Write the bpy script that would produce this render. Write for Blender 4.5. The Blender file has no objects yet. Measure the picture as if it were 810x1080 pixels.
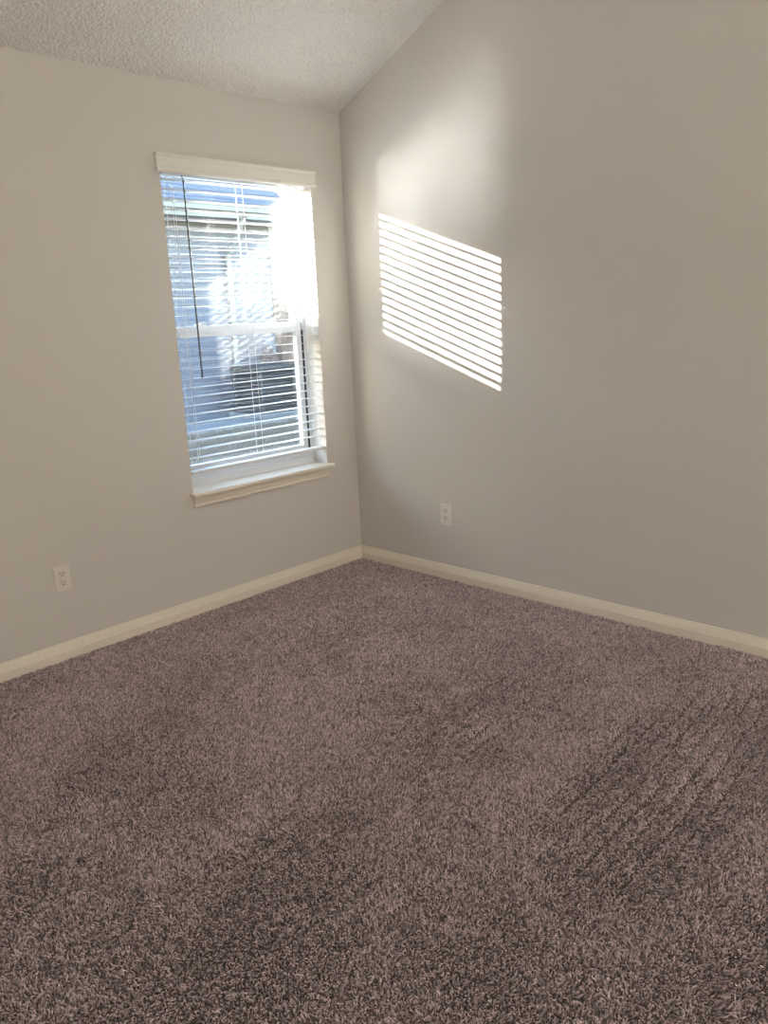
import bpy, bmesh, math, random
import numpy as np
from mathutils import Vector, Matrix

random.seed(7)
rng = np.random.default_rng(7)
S = bpy.context.scene
COL = S.collection

# ------------------------------------------------------------------ camera
F_PX = 837.4246
CAM = Vector((-3.1538, -3.2711, 1.4062))
cd = bpy.data.cameras.new('camera')
cam = bpy.data.objects.new('camera', cd)
COL.objects.link(cam)
right = Vector((0.68920788, -0.72320708, -0.04431727))
up = Vector((0.20425666, 0.13524256, 0.96953013))
fwd = Vector((0.69517747, 0.6772599, -0.2409301))
m = Matrix((right, up, -fwd)).transposed().to_4x4()
m.translation = CAM
cam.matrix_world = m
cd.sensor_fit = 'VERTICAL'
cd.sensor_height = 24.0
cd.lens = 24.0 * F_PX / 1080.0
cd.clip_start = 0.05
cd.clip_end = 300
S.camera = cam

# ------------------------------------------------------------------ sky, sun, exposure
SUN_DIR = Vector((1.0, -1.135, -0.42)).normalized()      # the way the sunlight travels
SUN_POWER = 68.0
SKY = 3.0
FILL_POWER = (130.0, 50.0)          # added fill globes: far one, one above the camera
w = bpy.data.worlds.new('sky')
S.world = w
w.use_nodes = True
nt = w.node_tree
nt.nodes.clear()
out = nt.nodes.new('ShaderNodeOutputWorld')
bg = nt.nodes.new('ShaderNodeBackground')
sk = nt.nodes.new('ShaderNodeTexSky')
sk.sky_type = 'NISHITA'
sk.sun_disc = False
sk.sun_elevation = math.radians(15.5)
sk.sun_rotation = math.atan2(-SUN_DIR.x, -SUN_DIR.y)
sk.air_density = 1.0
sk.dust_density = 0.6
nt.links.new(sk.outputs[0], bg.inputs[0])
bg.inputs[1].default_value = SKY
nt.links.new(bg.outputs[0], out.inputs[0])

sd = bpy.data.lights.new('sun', 'SUN')
sd.energy = SUN_POWER
sd.angle = math.radians(0.5)
sd.color = (1.0, 0.985, 0.96)
sun = bpy.data.objects.new('sun', sd)
COL.objects.link(sun)
sun.rotation_euler = SUN_DIR.to_track_quat('-Z', 'Y').to_euler()
sun.location = (-8, 9, 6)

vs = S.view_settings
S.display_settings.display_device = 'sRGB'
vs.view_transform = 'Standard'
vs.look = 'None'
vs.exposure = 0.22
vs.gamma = 1.0
vs.use_curve_mapping = False
cy = S.cycles
cy.use_denoising = True
cy.max_bounces = 12
cy.diffuse_bounces = 8
cy.glossy_bounces = 4
cy.transparent_max_bounces = 24
cy.sample_clamp_indirect = 300.0
cy.blur_glossy = 0.0

# ------------------------------------------------------------------ materials
def mat(name, color, rough=0.6, spec=0.4, bump=None, var=None, metal=0.0):
    """bump = (scale, detail, strength, distance); var = (scale, amount)"""
    mt = bpy.data.materials.new(name)
    mt.use_nodes = True
    t = mt.node_tree
    b = t.nodes['Principled BSDF']
    b.inputs['Base Color'].default_value = (*color, 1)
    b.inputs['Roughness'].default_value = rough
    b.inputs['Specular IOR Level'].default_value = spec
    b.inputs['Metallic'].default_value = metal
    tc = t.nodes.new('ShaderNodeTexCoord')
    if bump:
        n = t.nodes.new('ShaderNodeTexNoise')
        n.inputs['Scale'].default_value = bump[0]
        n.inputs['Detail'].default_value = bump[1]
        bp = t.nodes.new('ShaderNodeBump')
        bp.inputs['Strength'].default_value = bump[2]
        bp.inputs['Distance'].default_value = bump[3]
        t.links.new(tc.outputs['Object'], n.inputs['Vector'])
        t.links.new(n.outputs['Fac'], bp.inputs['Height'])
        t.links.new(bp.outputs['Normal'], b.inputs['Normal'])
    if var:
        n2 = t.nodes.new('ShaderNodeTexNoise')
        n2.inputs['Scale'].default_value = var[0]
        n2.inputs['Detail'].default_value = 4
        mp = t.nodes.new('ShaderNodeMapRange')
        mp.inputs[1].default_value = 0.25
        mp.inputs[2].default_value = 0.75
        mp.inputs[3].default_value = 1 - var[1]
        mp.inputs[4].default_value = 1 + var[1]
        mx = t.nodes.new('ShaderNodeMix')
        mx.data_type = 'RGBA'
        mx.blend_type = 'MULTIPLY'
        mx.inputs[0].default_value = 1
        mx.inputs[6].default_value = (*color, 1)
        t.links.new(tc.outputs['Object'], n2.inputs['Vector'])
        t.links.new(n2.outputs['Fac'], mp.inputs[0])
        t.links.new(mp.outputs[0], mx.inputs[7])
        t.links.new(mx.outputs[2], b.inputs['Base Color'])
    return mt

def glass_mat():
    mt = bpy.data.materials.new('window_glass')
    mt.use_nodes = True
    t = mt.node_tree
    t.nodes.clear()
    o = t.nodes.new('ShaderNodeOutputMaterial')
    mix = t.nodes.new('ShaderNodeMixShader')
    tr = t.nodes.new('ShaderNodeBsdfTransparent')
    tr.inputs[0].default_value = (0.95, 0.97, 0.96, 1)
    gl = t.nodes.new('ShaderNodeBsdfGlossy')
    gl.inputs['Roughness'].default_value = 0.0
    lw = t.nodes.new('ShaderNodeLayerWeight')
    lw.inputs['Blend'].default_value = 0.5
    p = t.nodes.new('ShaderNodeMath'); p.operation = 'POWER'; p.inputs[1].default_value = 4.0
    ma = t.nodes.new('ShaderNodeMath'); ma.operation = 'MULTIPLY_ADD'
    ma.inputs[1].default_value = 0.9; ma.inputs[2].default_value = 0.10
    t.links.new(lw.outputs['Facing'], p.inputs[0])
    t.links.new(p.outputs[0], ma.inputs[0])
    t.links.new(ma.outputs[0], mix.inputs[0])
    t.links.new(tr.outputs[0], mix.inputs[1])
    t.links.new(gl.outputs[0], mix.inputs[2])
    t.links.new(mix.outputs[0], o.inputs[0])
    return mt

M = {}
M['wall'] = mat('greige_wall_paint', (0.63, 0.605, 0.575), 0.75, 0.25, (260, 3, 0.12, 0.002))
M['ceiling'] = mat('textured_ceiling_paint', (0.90, 0.885, 0.86), 0.9, 0.1, (78, 3, 1.0, 0.021), (80, 0.07))
M['trim'] = mat('cream_trim_paint', (0.79, 0.735, 0.645), 0.45, 0.4)
M['vinyl'] = mat('white_vinyl', (0.68, 0.695, 0.71), 0.4, 0.4)
M['gasket'] = mat('dark_gasket', (0.03, 0.035, 0.04), 0.6, 0.3)
M['slat'] = mat('white_slat', (0.74, 0.74, 0.74), 0.22, 0.4)
M['valance'] = mat('white_valance', (0.76, 0.74, 0.70), 0.4, 0.4)
M['cord'] = mat('white_cord', (0.78, 0.78, 0.77), 0.8, 0.2)
M['wand'] = mat('smoky_wand', (0.10, 0.095, 0.095), 0.25, 0.6)
M['plate'] = mat('outlet_plate', (0.74, 0.70, 0.65), 0.4, 0.4)
M['recept'] = mat('outlet_receptacle', (0.70, 0.665, 0.62), 0.45, 0.4)
M['slot'] = mat('outlet_slot', (0.015, 0.013, 0.012), 0.8, 0.1)
M['screw'] = mat('outlet_screw', (0.70, 0.68, 0.64), 0.35, 0.5)
M['glass'] = glass_mat()
M['underlay'] = mat('carpet_backing', (0.13, 0.105, 0.095), 1.0, 0.0)
M['siding'] = mat('grey_siding', (0.115, 0.12, 0.145), 0.7, 0.3, None, (3, 0.04))
M['own_siding'] = mat('brown_siding', (0.15, 0.13, 0.11), 0.8, 0.2)
M['shingle'] = mat('slate_shingles', (0.08, 0.09, 0.118), 0.9, 0.2, (40, 4, 0.5, 0.01), (25, 0.2))
M['exttrim'] = mat('pale_exterior_trim', (0.21, 0.215, 0.21), 0.6, 0.3)
M['concrete'] = mat('concrete', (0.18, 0.18, 0.188), 0.9, 0.2, None, (6, 0.08))
M['soil'] = mat('lawn_soil', (0.12, 0.10, 0.075), 1.0, 0.0, (30, 4, 0.6, 0.02), (9, 0.3))
M['ac'] = mat('dark_grey_metal', (0.04, 0.044, 0.05), 0.5, 0.4)
M['ac_in'] = mat('black_coil', (0.02, 0.022, 0.025), 0.7, 0.2)
M['wood'] = mat('weathered_fence_wood', (0.24, 0.17, 0.14), 0.85, 0.2, (30, 4, 0.3, 0.01), (12, 0.2))
M['cedar'] = mat('tan_post_wood', (0.30, 0.19, 0.135), 0.85, 0.2, None, (12, 0.15))

def hair_mat(name, c0, c1, rough=0.9):
    mt = bpy.data.materials.new(name)
    mt.use_nodes = True
    t = mt.node_tree
    b = t.nodes['Principled BSDF']
    b.inputs['Roughness'].default_value = rough
    b.inputs['Specular IOR Level'].default_value = 0.1
    hi = t.nodes.new('ShaderNodeHairInfo')
    rp = t.nodes.new('ShaderNodeValToRGB')
    rp.color_ramp.elements[0].color = (*c0, 1)
    rp.color_ramp.elements[1].color = (*c1, 1)
    t.links.new(hi.outputs['Random'], rp.inputs[0])
    t.links.new(rp.outputs[0], b.inputs['Base Color'])
    return mt
M['pile'] = hair_mat('carpet_pile_yarn', (0.145, 0.117, 0.12), (0.79, 0.657, 0.676))
M['grass'] = hair_mat('lawn_grass_blades', (0.11, 0.09, 0.072), (0.29, 0.24, 0.19))
M['leaf'] = mat('shrub_leaf', (0.28, 0.20, 0.185), 0.6, 0.3, None, (20, 0.3))
M['twig'] = mat('shrub_twig', (0.12, 0.08, 0.06), 0.8, 0.2)

# ------------------------------------------------------------------ helpers
def link(name, bm, material, parent=None, smooth=False, bevel=0.0, segs=2):
    me = bpy.data.meshes.new(name)
    bmesh.ops.recalc_face_normals(bm, faces=bm.faces)
    bm.to_mesh(me)
    bm.free()
    o = bpy.data.objects.new(name, me)
    COL.objects.link(o)
    for mm in (material if isinstance(material, (list, tuple)) else [material]):
        me.materials.append(mm)
    if smooth:
        for p in me.polygons:
            p.use_smooth = True
    if bevel:
        md = o.modifiers.new('bevel', 'BEVEL')
        md.width = bevel
        md.segments = segs
        md.limit_method = 'ANGLE'
        md.angle_limit = math.radians(40)
    if parent:
        o.parent = parent
    return o

def box(bm, x0, x1, y0, y1, z0, z1):
    vv = [bm.verts.new((x, y, z)) for x in (x0, x1) for y in (y0, y1) for z in (z0, z1)]
    for f in ((0, 1, 3, 2), (4, 6, 7, 5), (0, 4, 5, 1), (2, 3, 7, 6), (0, 2, 6, 4), (1, 5, 7, 3)):
        bm.faces.new([vv[i] for i in f])
    return vv

def prism(bm, prof, place, a, b):
    """extrude a closed profile; place(s, t, z) with s = a(t,z) .. b(t,z) along the length"""
    v0 = [bm.verts.new(place(a(t, z), t, z)) for t, z in prof]
    v1 = [bm.verts.new(place(b(t, z), t, z)) for t, z in prof]
    n = len(prof)
    for i in range(n):
        bm.faces.new((v0[i], v0[(i + 1) % n], v1[(i + 1) % n], v1[i]))
    bm.faces.new(v0)
    bm.faces.new(v1)

def tube(bm, p0, p1, r, n=8, r1=None):
    p0, p1 = Vector(p0), Vector(p1)
    d = (p1 - p0).normalized()
    a = d.orthogonal().normalized()
    b = d.cross(a)
    r1 = r if r1 is None else r1
    A, B = [], []
    for i in range(n):
        an = 2 * math.pi * i / n
        q = a * math.cos(an) + b * math.sin(an)
        A.append(bm.verts.new(p0 + q * r))
        B.append(bm.verts.new(p1 + q * r1))
    for i in range(n):
        bm.faces.new((A[i], A[(i + 1) % n], B[(i + 1) % n], B[i]))
    bm.faces.new(A)
    bm.faces.new(B)

def struct(o):
    o['kind'] = 'structure'
    return o

def empty(name, loc=(0, 0, 0)):
    o = bpy.data.objects.new(name, None)
    o.location = loc
    o.empty_display_size = 0.05
    COL.objects.link(o)
    return o

def tag(o, label, cat, group=None, kind=None):
    o['label'] = label
    o['category'] = cat
    if group:
        o['group'] = group
    if kind:
        o['kind'] = kind
    return o

# ------------------------------------------------------------------ room shell
XL, YR = -4.9, -8.0                     # left and rear walls, behind the camera
H0, PITCH = 2.4386, 0.4607              # wall height at the window wall, vault pitch
YB = -2.6                               # where the vault turns flat
HB = H0 - PITCH * YB
WL, WR, ZS, ZH = -1.107, -0.229, 0.600, 2.130   # window opening
WT = 0.20                               # wall thickness

bm = bmesh.new()
box(bm, XL - .2, 0.2, YR - .2, WT, -0.2, 0.0)
struct(link('floor', bm, M['underlay']))

def hz(y):
    return H0 - PITCH * y if y > YB else HB

# window wall: four pieces round the opening, one mesh
bm = bmesh.new()
for (x0, x1, z0, z1) in ((XL - .16, WL, -.2, H0), (WR, .16, -.2, H0), (WL, WR, -.2, ZS), (WL, WR, ZH, H0)):
    box(bm, x0, x1, 0, WT, z0, z1)
bmesh.ops.remove_doubles(bm, verts=bm.verts, dist=1e-5)
wb = link('wall_back', bm, [M['wall'], M['own_siding']])
for p in wb.data.polygons:
    if p.center.y > WT - 0.001:
        p.material_index = 1
struct(wb)

def side_wall(name, x0, x1):
    bm = bmesh.new()
    prof = [(WT, -.2), (WT, H0 - PITCH * WT), (0, H0), (YB, HB), (YR - .16, HB), (YR - .16, -.2)]
    A = [bm.verts.new((x0, y, z)) for y, z in prof]
    B = [bm.verts.new((x1, y, z)) for y, z in prof]
    n = len(prof)
    for i in range(n):
        bm.faces.new((A[i], A[(i + 1) % n], B[(i + 1) % n], B[i]))
    bm.faces.new(A)
    bm.faces.new(B)
    return struct(link(name, bm, M['wall']))
side_wall('wall_right', 0.0, 0.16)
side_wall('wall_left', XL - .16, XL)
bm = bmesh.new()
box(bm, XL, 0, YR - .16, YR, -.2, HB)
struct(link('wall_rear', bm, M['wall']))

bm = bmesh.new()
prof = [(0.0, H0), (YB, HB), (YR - .16, HB), (YR - .16, HB + .2), (YB, HB + .2), (0.55, H0 - .55 * PITCH + .2), (0.55, H0 - .55 * PITCH + .06), (0.0, H0 + .06)]
A = [bm.verts.new((XL - .16, y, z)) for y, z in prof]
B = [bm.verts.new((0.16, y, z)) for y, z in prof]
n = len(prof)
for i in range(n):
    bm.faces.new((A[i], A[(i + 1) % n], B[(i + 1) % n], B[i]))
bm.faces.new(A)
bm.faces.new(B)
struct(link('ceiling', bm, M['ceiling']))

# baseboards: moulded profile, mitred in the corners
BP = [(0, 0), (.0145, 0), (.0145, .047), (.0128, .0495), (.0124, .0535), (.0100, .0600), (.0106, .0620), (.0078, .0680),
      (.0084, .0700), (.0052, .0775), (.0046, .0835), (0, .0840)]
bm = bmesh.new()
prism(bm, BP, lambda s, t, z: (s, -t, z), lambda t, z: XL + t, lambda t, z: -t)
struct(link('baseboard_back', bm, M['trim']))
bm = bmesh.new()
prism(bm, BP, lambda s, t, z: (-t, s, z), lambda t, z: YR + t, lambda t, z: -t)
struct(link('baseboard_right', bm, M['trim']))
bm = bmesh.new()
prism(bm, BP, lambda s, t, z: (XL + t, s, z), lambda t, z: YR + t, lambda t, z: -t)
struct(link('baseboard_left', bm, M['trim']))
bm = bmesh.new()
prism(bm, BP, lambda s, t, z: (s, YR + t, z), lambda t, z: XL + t, lambda t, z: -t)
struct(link('baseboard_rear', bm, M['trim']))

# ------------------------------------------------------------------ window
win = empty('window_1', ((WL + WR) / 2, 0.1, ZS))
win['kind'] = 'structure'
PX, PY, PZ = win.location
def wlink(name, bm, m_, parent=win, **k):
    """children carry coordinates relative to the window's base"""
    bmesh.ops.translate(bm, verts=bm.verts, vec=-Vector(win.location))
    return link(name, bm, m_, parent, **k)

Y0, Y1 = 0.112, 0.182
FW = 0.022
bm = bmesh.new()
box(bm, WL, WL + FW, Y0, Y1, ZS, ZH)
box(bm, WR - FW, WR, Y0, Y1, ZS, ZH)
box(bm, WL + FW, WR - FW, Y0, Y1, ZH - FW, ZH)
box(bm, WL + FW, WR - FW, Y0, Y1, ZS, ZS + .075)
box(bm, WL + FW, WR - FW, Y0 - .010, Y0, ZS, ZS + .058)
frame = wlink('window_frame', bm, M['vinyl'], bevel=.003)
bm = bmesh.new()                     # dark balance tracks beside the lower sash
for (x0, x1) in ((WL + FW, WL + FW + .011), (WR - FW - .011, WR - FW)):
    box(bm, x0, x1, Y0 - .0006, Y0 + .030, ZS + .075, 1.345)
wlink('track', bm, M['gasket'])

def sash(name, x0, x1, y0, y1, z0, z1, st, bot, top):
    bm = bmesh.new()
    box(bm, x0, x0 + st, y0, y1, z0, z1)
    box(bm, x1 - st, x1, y0, y1, z0, z1)
    box(bm, x0 + st, x1 - st, y0, y1, z0, z0 + bot)
    box(bm, x0 + st, x1 - st, y0, y1, z1 - top, z1)
    s = wlink(name, bm, M['vinyl'], bevel=.003)
    bm = bmesh.new()
    ym = (y0 + y1) / 2
    box(bm, x0 + st - .004, x1 - st + .004, ym - .009, ym + .009, z0 + bot - .004, z1 - top + .004)
    g = link('glass_pane', bm, M['glass'], s)
    for vtx in g.data.vertices:
        vtx.co -= Vector(win.location)
    return s
sash('upper_sash', WL + FW, WR - FW, .148, .178, 1.338, ZH - FW, .034, .050, .034)
lower = sash('lower_sash', WL + FW + .011, WR - FW - .011, .114, .146, ZS + .076, 1.392, .034, .045, .054)
for xx in (WL + .22, WR - .22):
    bm = bmesh.new()                 # sash locks on the meeting rail
    box(bm, xx - .028, xx + .028, .120, .144, 1.392, 1.399)
    tube(bm, (xx, .132, 1.399), (xx, .132, 1.406), .010, 12)
    box(bm, xx - .004, xx + .030, .127, .135, 1.404, 1.410)
    wlink('sash_lock', bm, M['vinyl'], bevel=.0015)

# stool with horns, nosed front edge, and apron under it
bm = bmesh.new()
SX0, SX1, ST = WL - .022, WR + .024, ZS + .015
pts = [(SX0, 0), (SX0, -.036), (SX0 + .006, -.043), (SX1 - .006, -.043), (SX1, -.036), (SX1, 0), (WR - .001, 0), (WR - .001, Y0), (WL + .001, Y0), (WL + .001, 0)]
A = [bm.verts.new((x, y, ST - .019)) for x, y in pts]
B = [bm.verts.new((x, y, ST)) for x, y in pts]
for i in range(len(pts)):
    bm.faces.new((A[i], A[(i + 1) % len(pts)], B[(i + 1) % len(pts)], B[i]))
bm.faces.new(A)
bm.faces.new(B)
wlink('window_stool', bm, M['trim'], bevel=.005, segs=3)
bm = bmesh.new()
AP = [(0, 0), (.010, .002), (.012, .006), (.012, .012), (.009, .016), (.011, .022), (.013, .040), (.013, .056), (0, .056)]
prism(bm, AP, lambda s, t, z: (s, -t, z + ST - .019 - .056), lambda t, z: WL - .004, lambda t, z: WR + .002)
wlink('window_apron', bm, M['trim'])

# ------------------------------------------------------------------ window blind
BX0, BX1 = -1.098, -0.238
blind = tag(empty('window_blind', ((BX0 + BX1) / 2, 0.025, 0.70)),
            'white horizontal slat blind hanging open in the window, valance on top and tilt wand', 'blind')
def blink(name, bm, m_, **k):
    bmesh.ops.translate(bm, verts=bm.verts, vec=-Vector(blind.location))
    return link(name, bm, m_, blind, **k)
# valance: moulded face with short returns
VX0, VX1, VZ0, VZ1 = -1.131, -0.211, 2.056, 2.133
VP = [(.012, VZ0), (.022, VZ0), (.024, VZ0 + .006), (.024, VZ0 + .014), (.021, VZ0 + .018), (.0225, VZ0 + .024), (.0225, VZ1 - .020),
      (.021, VZ1 - .016), (.0245, VZ1 - .010), (.0265, VZ1 - .004), (.0265, VZ1), (.012, VZ1)]
bm = bmesh.new()
prism(bm, VP, lambda s, t, z: (s, -t, z), lambda t, z: VX0, lambda t, z: VX1)
for (x0, x1) in ((VX0, VX0 + .010), (VX1 - .010, VX1)):
    box(bm, x0, x1, -.0119, -.0003, VZ0, VZ1)
blink('valance', bm, M['valance'])
bm = bmesh.new()
box(bm, BX0 + .002, BX1 - .002, -.008, .050, 2.054, 2.112)
blink('headrail', bm, M['slat'], bevel=.003)
# slats: 50 mm, thin and slightly crowned, tilted a little towards the room
PITCHZ, TILT, SW, TH = 0.0420, -0.015, 0.048, 0.0024
zs = []
z = 2.034
while z > 0.745:
    zs.append(z)
    z -= PITCHZ
bm = bmesh.new()
for z in zs:
    sect = []
    for k in range(7):
        u = -1 + 2 * k / 6
        y = u * SW / 2
        sect.append((.025 + y, z + y * TILT + .0006 * (1 - u * u)))
    ring = [(y, zz + TH / 2) for y, zz in sect] + [(y, zz - TH / 2) for y, zz in reversed(sect)]
    A = [bm.verts.new((BX0, y, zz)) for y, zz in ring]
    B = [bm.verts.new((BX1, y, zz)) for y, zz in ring]
    n = len(ring)
    for i in range(n):
        bm.faces.new((A[i], A[(i + 1) % n], B[(i + 1) % n], B[i]))
    for i in range(6):
        bm.faces.new((A[i], A[i + 1], A[n - 2 - i], A[n - 1 - i]))
        bm.faces.new((B[i], B[i + 1], B[n - 2 - i], B[n - 1 - i]))
blink('slats', bm, M['slat'])
bm = bmesh.new()
box(bm, BX0, BX1, .001, .049, .698, .714)
blink('bottom_rail', bm, M['slat'], bevel=.004)
for x in (-1.060, -.668, -.276):
    bm = bmesh.new()
    for y in (-.0015, .0515):
        tube(bm, (x, y, .706), (x, y, 2.056), .0012, 6)
    for z in zs:                       # rungs the slats lie on
        tube(bm, (x, -.0015, z - TH / 2 - .0008 - .0265 * TILT), (x, .0515, z - TH / 2 - .0008 + .0265 * TILT), .0006, 4)
    blink('ladder_cord', bm, M['cord'])
for x in (-1.050, -.286):
    bm = bmesh.new()
    tube(bm, (x, -.0035, .706), (x, -.0035, 2.056), .0010, 6)
    blink('lift_cord', bm, M['cord'])
bm = bmesh.new()
tube(bm, (-1.001, -.016, 2.03), (-1.003, -.018, 1.163), .0042, 6)
tube(bm, (-1.001, -.016, 2.03), (-1.001, -.004, 2.05), .0020, 6)
tube(bm, (-1.003, -.018, 1.167), (-1.003, -.018, 1.155), .0052, 8)
blink('tilt_wand', bm, M['wand'])

# ------------------------------------------------------------------ outlets (built facing -y at the origin, then placed)
def rounded(bm, w_, h_, r, y0, y1, cz=0.0, n=5):
    pts = []
    for (sx, sz, a0) in ((1, 1, 0), (-1, 1, 90), (-1, -1, 180), (1, -1, 270)):
        for i in range(n + 1):
            a = math.radians(a0 + 90 * i / n)
            pts.append((sx * (w_ / 2 - r) + r * math.cos(a), cz + sz * (h_ / 2 - r) + r * math.sin(a)))
    A = [bm.verts.new((x, y0, z)) for x, z in pts]
    B = [bm.verts.new((x, y1, z)) for x, z in pts]
    for i in range(len(pts)):
        bm.faces.new((A[i], A[(i + 1) % len(pts)], B[(i + 1) % len(pts)], B[i]))
    bm.faces.new(A)
    bm.faces.new(B)

def make_outlet():
    root = empty('wall_outlet')
    bm = bmesh.new()
    rounded(bm, .070, .114, .004, 0, -.0055)
    link('cover_plate', bm, M['plate'], root, bevel=.0022, segs=3)
    for cz in (.0195, -.0195):
        bm = bmesh.new()
        rounded(bm, .034, .029, .0125, -.004, -.0078, cz)
        rc = link('receptacle', bm, M['recept'], root, bevel=.0008)
        bm = bmesh.new()
        box(bm, -.0078, -.0054, -.0070, -.0081, cz + .000, cz + .0085)
        box(bm, .0054, .0078, -.0070, -.0081, cz - .001, cz + .0085)
        tube(bm, (0, -.0070, cz - .0075), (0, -.0081, cz - .0075), .0030, 12)
        link('slots', bm, M['slot'], rc)
    bm = bmesh.new()
    tube(bm, (0, -.0050, 0), (0, -.0070, 0), .0034, 14)
    link('screw', bm, M['screw'], root, bevel=.0006)
    return root

def copy_tree(o, parent=None):
    c = o.copy()
    COL.objects.link(c)
    if parent:
        c.parent = parent
    for ch in list(o.children):
        copy_tree(ch, c)
    return c

o1 = make_outlet()
o2 = copy_tree(o1)
o1.location = (-1.7946, 0, .3709)
tag(o1, 'cream duplex outlet low on the window wall, left of the window', 'outlet', 'wall outlets')
o2.location = (0, -.6581, .3656)
o2.rotation_euler = (0, 0, -math.pi / 2)
tag(o2, 'cream duplex outlet low on the right-hand wall below the sun patch', 'outlet', 'wall outlets')

# ------------------------------------------------------------------ two glowing globes added out of frame to brighten the room
def make_fill_globe(lx, ly, lz, power, label):
    LR = .16
    fill_lamp = tag(empty('fill_globe', (lx, ly, HB)), label, 'fill_lamp', 'added fill lights')
    bm = bmesh.new()
    tube(bm, (0, 0, 0), (0, 0, -.025), .065, 32)
    link('fill_mount', bm, M['vinyl'], fill_lamp, bevel=.004)
    bm = bmesh.new()
    tube(bm, (0, 0, -.025), (0, 0, lz - HB + LR + .03), .004, 8)
    link('cord', bm, M['cord'], fill_lamp)
    bm = bmesh.new()
    tube(bm, (0, 0, lz - HB + LR + .045), (0, 0, lz - HB + LR - .012), .030, 24, .045)
    link('fill_holder', bm, M['vinyl'], fill_lamp, bevel=.003)
    lg = bpy.data.materials.new('glowing_fill_globe')
    lg.use_nodes = True
    lb = lg.node_tree.nodes['Principled BSDF']
    lb.inputs['Base Color'].default_value = (.85, .84, .80, 1)
    lb.inputs['Emission Color'].default_value = (1.0, .92, .795, 1)
    lb.inputs['Emission Strength'].default_value = power
    bm = bmesh.new()
    bmesh.ops.create_uvsphere(bm, u_segments=24, v_segments=14, radius=LR, matrix=Matrix.Translation((0, 0, lz - HB)))
    link('fill_glow', bm, lg, fill_lamp, smooth=True)
make_fill_globe(-2.3, -7.2, 2.0, FILL_POWER[0], 'added fill light, unseen glowing globe on a long cord at the far end of the room')
make_fill_globe(-3.1, -3.8, 2.70, FILL_POWER[1], 'added fill light, unseen glowing globe on a short cord near the vault')

# ------------------------------------------------------------------ outside
def gz(y):                               # the yard rises a little towards the neighbour
    return -0.12 + 0.22 * min(max((y - .3) / 4.4, 0), 1)
bm = bmesh.new()
ys = [WT, .5, 1, 2, 3, 4, 4.7, 4.9]
xs = np.linspace(-14, 14, 40)
g = [[bm.verts.new((x, y, gz(y))) for x in xs] for y in ys]
for j in range(len(ys) - 1):
    for i in range(len(xs) - 1):
        bm.faces.new((g[j][i], g[j][i + 1], g[j + 1][i + 1], g[j + 1][i]))
e = bmesh.ops.extrude_face_region(bm, geom=bm.faces[:])
bmesh.ops.translate(bm, verts=[v for v in e['geom'] if isinstance(v, bmesh.types.BMVert)], vec=(0, 0, -.5))
yard = struct(link('ground', bm, M['soil']))
bm = bmesh.new()
box(bm, -14, 14, 4.9, 6.9, -.4, .10)
box(bm, 4.2, 14, 6.9, 20, -.4, .10)
struct(link('path', bm, M['concrete']))

def curves_object(name, roots, pts, rad, material):
    """pts: (n, k, 3) strand points"""
    n, k, _ = pts.shape
    hc = bpy.data.hair_curves.new(name)
    hc.add_curves([k] * n)
    hc.attributes['position'].data.foreach_set('vector', pts.astype(np.float32).ravel())
    at = hc.attributes.get('radius') or hc.attributes.new('radius', 'FLOAT', 'POINT')
    at.data.foreach_set('value', rad.astype(np.float32).ravel())
    hc.materials.append(material)
    o = bpy.data.objects.new(name, hc)
    COL.objects.link(o)
    return o

n = 60000
gx = rng.uniform(-.5, 5.5, n); gy = rng.uniform(.8, 4.88, n)
gzv = -0.12 + 0.22 * np.clip((gy - .3) / 4.4, 0, 1)
hgt = rng.uniform(.03, .075, n)
an = rng.uniform(0, 2 * np.pi, n); ln = rng.uniform(.2, 1.0, n) * hgt
P = np.zeros((n, 4, 3))
for k in range(4):
    u = k / 3
    P[:, k, 0] = gx + np.cos(an) * ln * u * u
    P[:, k, 1] = gy + np.sin(an) * ln * u * u
    P[:, k, 2] = gzv - .004 + hgt * u
R = np.tile(np.array([.0026, .0022, .0016, .0005]), (n, 1))
tag(curves_object('grass', None, P, R, M['grass']), 'dry winter grass of the side yard outside the window', 'grass', kind='stuff')

# neighbour's house
HX0, HX1, HY = -14.0, 4.75, 6.5
EZ, EY = 2.95, 6.0                       # eave edge
RY = 11.2
RZ = EZ + .5075 * (RY - EY)
house = tag(empty('neighbor_house', (4.0, HY, .1)), 'neighbouring grey house with lap siding and shingle roof seen through the window', 'house')
def hlink(name, bm, m_, **k):
    bmesh.ops.translate(bm, verts=bm.verts, vec=-Vector(house.location))
    return link(name, bm, m_, house, **k)
bm = bmesh.new()
nb = 22
zt = 2.80
lap = (zt - .12) / nb
prof = [(HY + .1, .0), (HY, .0)]
for k in range(nb):
    prof += [(HY - .016, .12 + k * lap), (HY - .002, .12 + (k + 1) * lap)]
prof += [(HY + .1, zt)]
prism(bm, prof, lambda s, t, z: (s, t, z), lambda t, z: HX0, lambda t, z: HX1)
hlink('siding_wall', bm, M['siding'])
bm = bmesh.new()                         # gable end
A = [bm.verts.new((HX1, y, z)) for y, z in ((HY + .1, 0), (HY + .1, zt), (RY, RZ - .2), (2 * RY - HY, zt), (2 * RY - HY, 0))]
B = [bm.verts.new((HX1 - .1, v.co.y, v.co.z)) for v in A]
for i in range(5):
    bm.faces.new((A[i], A[(i + 1) % 5], B[(i + 1) % 5], B[i]))
bm.faces.new(A); bm.faces.new(B)
hlink('gable_wall', bm, M['siding'])
bm = bmesh.new()
box(bm, HX1 - .08, HX1 + .02, HY - .03, HY + .02, .1, zt)
box(bm, HX1 - .001, HX1 + .02, HY + .02, HY + .1, .1, zt)
hlink('corner_trim', bm, M['exttrim'])
OX = HX1 + .2
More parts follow.
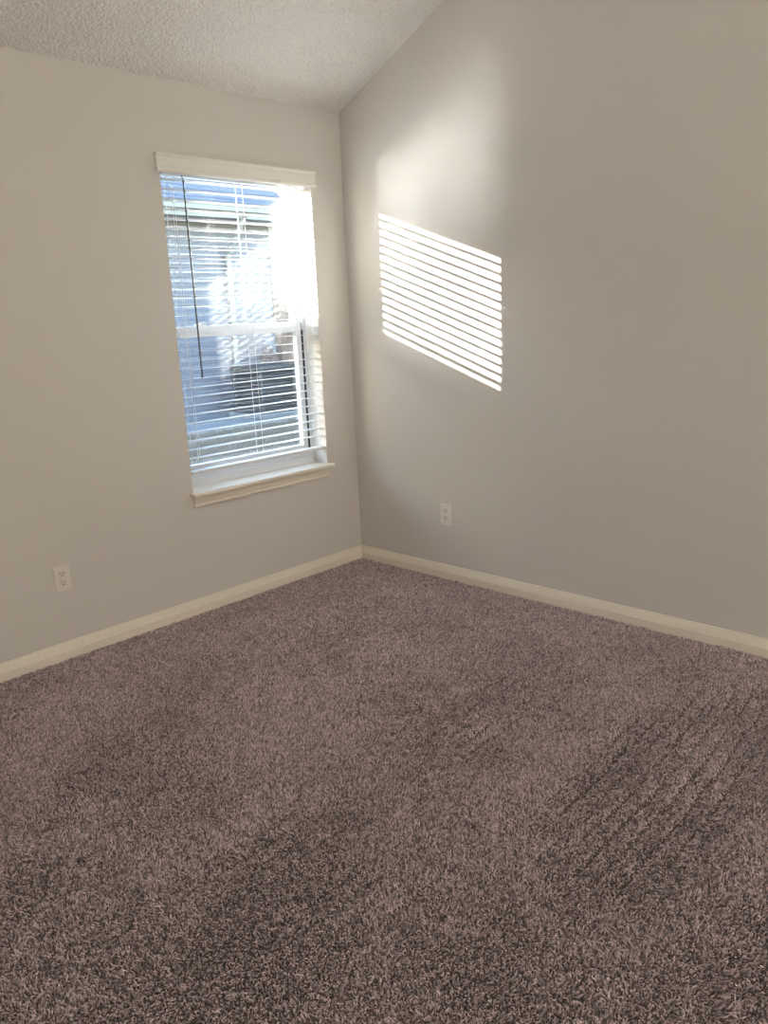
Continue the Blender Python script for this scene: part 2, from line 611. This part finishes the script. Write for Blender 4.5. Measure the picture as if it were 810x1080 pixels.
# roof: courses of shingles as shallow steps
bm = bmesh.new()
nc = 40
sl = math.hypot(RY - EY, RZ - EZ)
prof = []
for k in range(nc):
    y = EY + (RY - EY) * k / nc; z = EZ + (RZ - EZ) * k / nc
    y2 = EY + (RY - EY) * (k + 1) / nc; z2 = EZ + (RZ - EZ) * (k + 1) / nc
    prof += [(y, z + .018), (y2, z2 + .002)]
prof += [(2 * RY - EY, EZ), (2 * RY - EY, EZ - .03), (RY, RZ - .05), (EY, EZ - .03)]
prism(bm, prof, lambda s, t, z: (s, t, z), lambda t, z: HX0, lambda t, z: OX)
hlink('roof', bm, M['shingle'])
bm = bmesh.new()
box(bm, HX0, OX, EY + .005, EY + .03, EZ - .19, EZ - .02)
prism(bm, [(EY + .03, EZ - .035), (RY, RZ - .07), (RY, RZ - .24), (EY + .03, EZ - .19)], lambda s, t, z: (s, t, z), lambda t, z: OX - .03, lambda t, z: OX)
hlink('fascia', bm, M['exttrim'])
bm = bmesh.new()
box(bm, HX0, OX - .03, EY + .03, HY + .05, EZ - .175, EZ - .160)
hlink('soffit', bm, M['exttrim'])
bm = bmesh.new()
GP = [(EY, EZ - .01), (EY - .10, EZ - .02), (EY - .115, EZ - .035), (EY - .095, EZ - .06), (EY - .085, EZ - .11), (EY, EZ - .115), (EY, EZ - .105), (EY - .075, EZ - .10), (EY - .085, EZ - .055), (EY - .100, EZ - .032), (EY - .006, EZ - .03)]
prism(bm, GP, lambda s, t, z: (s, t, z), lambda t, z: HX0, lambda t, z: OX)
hlink('gutter', bm, M['exttrim'])
bm = bmesh.new()
box(bm, 3.84, 3.92, HY - .085, HY - .02, .14, 2.3)
tube(bm, (3.88, HY - .05, 2.3), (3.88, EY - .05, 2.82), .04, 8)
tube(bm, (3.88, HY - .05, .18), (3.88, HY - .35, .11), .04, 8)
hlink('downspout', bm, M['exttrim'], bevel=.01)
bm = bmesh.new()
box(bm, HX0, HX0 + .1, HY + .1, 2 * RY - HY, 0, zt)
hlink('end_wall', bm, M['siding'])

# condenser beside the neighbour's wall
ac = tag(empty('air_conditioner', (3.82, 5.74, .10)), 'dark louvred air conditioner unit on a pad beside the grey house', 'air conditioner')
hw = .31
bm = bmesh.new()
box(bm, -hw - .08, hw + .08, -hw - .08, hw + .08, 0, .06)
link('pad', bm, M['concrete'], ac, bevel=.01)
bm = bmesh.new()
box(bm, -hw + .03, hw - .03, -hw + .03, hw - .03, .06, .66)
link('coil', bm, M['ac_in'], ac)
bm = bmesh.new()
for k in range(16):
    z = .11 + k * .034
    for (a, b) in (((-hw, -hw), (hw, -hw)), ((hw, -hw), (hw, hw)), ((hw, hw), (-hw, hw)), ((-hw, hw), (-hw, -hw))):
        d = Vector((b[0] - a[0], b[1] - a[1], 0)).normalized()
        nrm = Vector((d.y, -d.x, 0))
        p, q = Vector((*a, z)), Vector((*b, z))
        for t0, t1, z0, z1 in ((0, .022, .016, 0),):
            vv = [bm.verts.new(p - nrm * .022 + Vector((0, 0, .018))), bm.verts.new(q - nrm * .022 + Vector((0, 0, .018))), bm.verts.new(q), bm.verts.new(p),
                  bm.verts.new(p - nrm * .022 + Vector((0, 0, .015))), bm.verts.new(q - nrm * .022 + Vector((0, 0, .015))), bm.verts.new(q - Vector((0, 0, .003))), bm.verts.new(p - Vector((0, 0, .003)))]
            for f in ((0, 1, 2, 3), (7, 6, 5, 4), (3, 2, 6, 7), (0, 4, 5, 1), (1, 5, 6, 2), (0, 3, 7, 4)):
                bm.faces.new([vv[i] for i in f])
link('louvers', bm, M['ac'], ac)
bm = bmesh.new()
for sx in (-1, 1):
    for sy in (-1, 1):
        box(bm, sx * hw - .022, sx * hw + .022, sy * hw - .022, sy * hw + .022, .06, .68)
box(bm, -hw - .02, hw + .02, -hw - .02, hw + .02, .06, .10)
link('casing', bm, M['ac'], ac, bevel=.006)
bm = bmesh.new()
box(bm, -hw - .02, hw + .02, -hw - .02, hw + .02, .66, .70)
link('top_panel', bm, M['ac'], ac, bevel=.008)
bm = bmesh.new()
for k in range(1, 7):
    r = .04 * k
    for i in range(28):
        a0, a1 = 2 * math.pi * i / 28, 2 * math.pi * (i + 1) / 28
        tube(bm, (r * math.cos(a0), r * math.sin(a0), .715), (r * math.cos(a1), r * math.sin(a1), .715), .003, 4)
for i in range(8):
    a = 2 * math.pi * i / 8
    tube(bm, (0, 0, .722), (.25 * math.cos(a), .25 * math.sin(a), .705), .003, 4)
link('fan_grille', bm, M['ac'], ac)

# board fence closing the side yard, from our wall to the neighbour's
fence = tag(empty('wood_fence', (4.56, 5.2, .08)), 'weathered brown board fence across the side yard behind the dark air conditioner', 'fence')
bm = bmesh.new()
y = .25
while y < 6.3:
    wv = .135 + random.uniform(-.004, .004)
    hh = 1.62 + random.uniform(-.02, .02)
    z0 = gz(y) - .08
    A = [(y, z0), (y + wv, z0), (y + wv, hh - .03), (y + wv - .03, hh), (y + .03, hh), (y, hh - .03)]
    v0 = [bm.verts.new((-.02, py - 5.2, z)) for py, z in A]
    v1 = [bm.verts.new((0, py - 5.2, z)) for py, z in A]
    for i in range(6):
        bm.faces.new((v0[i], v0[(i + 1) % 6], v1[(i + 1) % 6], v1[i]))
    bm.faces.new(v0); bm.faces.new(v1)
    y += wv + .01
link('boards', bm, M['wood'], fence)
for z in (.35, 1.3):
    bm = bmesh.new()
    box(bm, .0005, .04, -4.95, 1.2, z, z + .09)
    link('rail', bm, M['wood'], fence)
# tan post in front of it
post = bmesh.new()
box(post, -.05, .05, -.05, .05, 0, 1.60)
vv = [v for v in post.verts if v.co.z > 1]
top = bmesh.ops.extrude_face_region(post, geom=[f for f in post.faces if all(v.co.z > 1 for v in f.verts)])
tv = [v for v in top['geom'] if isinstance(v, bmesh.types.BMVert)]
bmesh.ops.translate(post, verts=tv, vec=(0, 0, .05))
bmesh.ops.scale(post, verts=tv, vec=(.3, .3, 1))
po = link('wooden_post', post, M['cedar'])
po.location = (4.46, 5.62, .10)
tag(po, 'tan square wooden post standing right of the dark air conditioner', 'post')

# shrub behind the condenser
shrub = tag(empty('leafy_shrub', (4.33, 6.255, .10)), 'low pinkish brown shrub behind the dark air conditioner', 'shrub')
bm = bmesh.new()
for i in range(14):
    a = random.uniform(0, 2 * math.pi)
    r = random.uniform(.03, .15)
    tube(bm, (0.02 * math.cos(a), .02 * math.sin(a), 0), (r * math.cos(a), r * math.sin(a), random.uniform(.5, .85)), .006, 5, .002)
link('twigs', bm, M['twig'], shrub)
bm = bmesh.new()
for i in range(1500):
    d = Vector((random.gauss(0, 1), random.gauss(0, 1), random.gauss(0, 1))).normalized() * random.uniform(.6, 1)
    c = Vector((d.x * .165, d.y * .165, .58 + d.z * .36))
    nn = Vector((random.gauss(0, 1), random.gauss(0, 1), random.gauss(.6, 1))).normalized()
    a = nn.orthogonal().normalized()
    b = nn.cross(a)
    l, wd = random.uniform(.02, .034), random.uniform(.008, .013)
    bm.faces.new([bm.verts.new(c - a * l), bm.verts.new(c + b * wd + nn * .004), bm.verts.new(c + a * l), bm.verts.new(c - b * wd + nn * .004)])
link('leaves', bm, M['leaf'], shrub)

# ------------------------------------------------------------------ carpet pile
def vnoise(x, y, s, seed):
    """smooth value noise"""
    r = np.random.default_rng(seed)
    G = r.uniform(-1, 1, (256, 256))
    X, Y = x / s + 100, y / s + 100
    i, j = np.floor(X).astype(int), np.floor(Y).astype(int)
    fx, fy = X - i, Y - j
    fx, fy = fx * fx * (3 - 2 * fx), fy * fy * (3 - 2 * fy)
    i, j = i % 255, j % 255
    return (G[i, j] * (1 - fx) + G[i + 1, j] * fx) * (1 - fy) + (G[i, j + 1] * (1 - fx) + G[i + 1, j + 1] * fx) * fy

SP = 0.0044
ax = np.arange(-3.9, -0.004, SP)
ay = np.arange(-3.9, -0.004, SP)
X, Y = np.meshgrid(ax, ay)
X, Y = X.ravel(), Y.ravel()
keep = X + Y > -5.45
X, Y = X[keep], Y[keep]
n = len(X)
X = X + rng.uniform(-.5, .5, n) * SP
Y = Y + rng.uniform(-.5, .5, n) * SP
X = np.minimum(X, -.002); Y = np.minimum(Y, -.002)
# vacuum grooves: shallow furrows raked along x, in a few strokes
STROKES = [  # y at x0, y at x1, x0, x1, lines, spacing, depth
    (-1.60, -1.60, -1.45, -.45, 5, .058, .9), (-2.17, -2.10, -1.75, -.15, 8, .055, 1.0), (-1.30, -1.28, -1.30, -.25, 4, .06, .35),
    (-1.62, -1.60, -2.65, -1.75, 4, .06, .8), (-.86, -.88, -2.35, -1.55, 4, .06, .55), (-1.95, -1.95, -2.3, -1.5, 4, .06, .5),
    (-.60, -.62, -1.2, -.3, 5, .06, .35), (-1.22, -1.20, -2.7, -1.8, 4, .06, .4)]
groove = np.zeros(n)
stroke = np.zeros(n)                     # a freshly raked stroke, its pile drawn towards the camera
part = np.zeros(n)                       # how far the pile beside a furrow is pushed aside
for (ya, yb, x0, x1, nl, sp, dep) in STROKES:
    u = (X - x0) / (x1 - x0)
    win_ = np.clip(np.minimum(u, 1 - u) * 6, 0, 1)
    win_[(u < 0) | (u > 1)] = 0
    inside = np.clip(np.minimum(ya + .05 - Y, Y - (ya - nl * sp)) / .05, 0, 1) * win_
    stroke = np.maximum(stroke, inside * dep)
    base = ya + (yb - ya) * u + .012 * np.sin(X * 3.1 + ya * 5)
    for k in range(nl):
        wob = .006 * vnoise(X, Y * 0, .13, 50 + k)
        brk = np.clip(.75 + .6 * vnoise(X, Y * 0 + k * 3.7, .17, 90 + k), 0, 1)
        off = Y - (base - k * sp) - wob
        part += dep * win_ * brk * .0050 * np.tanh(off / .004) * np.exp(-(off / .016) ** 2)
        groove = np.maximum(groove, dep * win_ * brk * np.exp(-((Y - (base - k * sp) - wob) / .0065) ** 2))
lay = vnoise(X * .55, Y, .16, 1) + .6 * vnoise(X, Y * .8, .06, 2)          # which way the pile lies
back = np.clip((X + Y + 3.3) / 1.5, -1, 1) * .0050 - .0040 * stroke          # near pile leant to the camera, far pile away, to shade the near floor
tuft = vnoise(X, Y, .011, 3)
streak = vnoise(X * .08, Y, .022, 8) + .6 * vnoise(X * .2, Y, .05, 9)   # faint drag of the vacuum along x
lean_a = vnoise(X, Y, .02, 4) * np.pi * 1.3 + rng.normal(0, .7, n)
L = .0112 * (1 + .30 * tuft + .10 * streak + .18 * rng.normal(0, 1, n)) * (1 - .55 * groove)
mag = L * np.clip(.30 + .22 * rng.normal(0, 1, n), .05, 1.0)
dx = np.cos(lean_a) * mag + lay * .0026 + .7 * back
dy = np.sin(lean_a) * mag * (1 - .6 * groove) + lay * .0038 + .7 * back + part
bare = rng.uniform(0, 1, n) < .35 * groove
P = np.zeros((n, 4, 3))
curl = rng.uniform(0, 2 * np.pi, n)
for k in range(4):
    u = k / 3
    P[:, k, 0] = X + dx * u ** 1.5 + .0020 * u * np.cos(curl + 4 * u)
    P[:, k, 1] = Y + dy * u ** 1.5 + .0020 * u * np.sin(curl + 4 * u)
    P[:, k, 2] = L * (u - .18 * u ** 3)
P[:, :, 0] = np.minimum(P[:, :, 0], -.0005)
P[:, :, 1] = np.minimum(P[:, :, 1], -.0005)
R = np.tile(np.array([.0009, .0013, .0014, .0008]), (n, 1)) * rng.uniform(.8, 1.2, (n, 1))
P, R = P[~bare], R[~bare]
tag(curves_object('carpet_pile', None, P, R, M['pile']), 'taupe brown plush carpet pile with vacuum furrows covering the floor', 'carpet', kind='stuff')
print('strands', n)
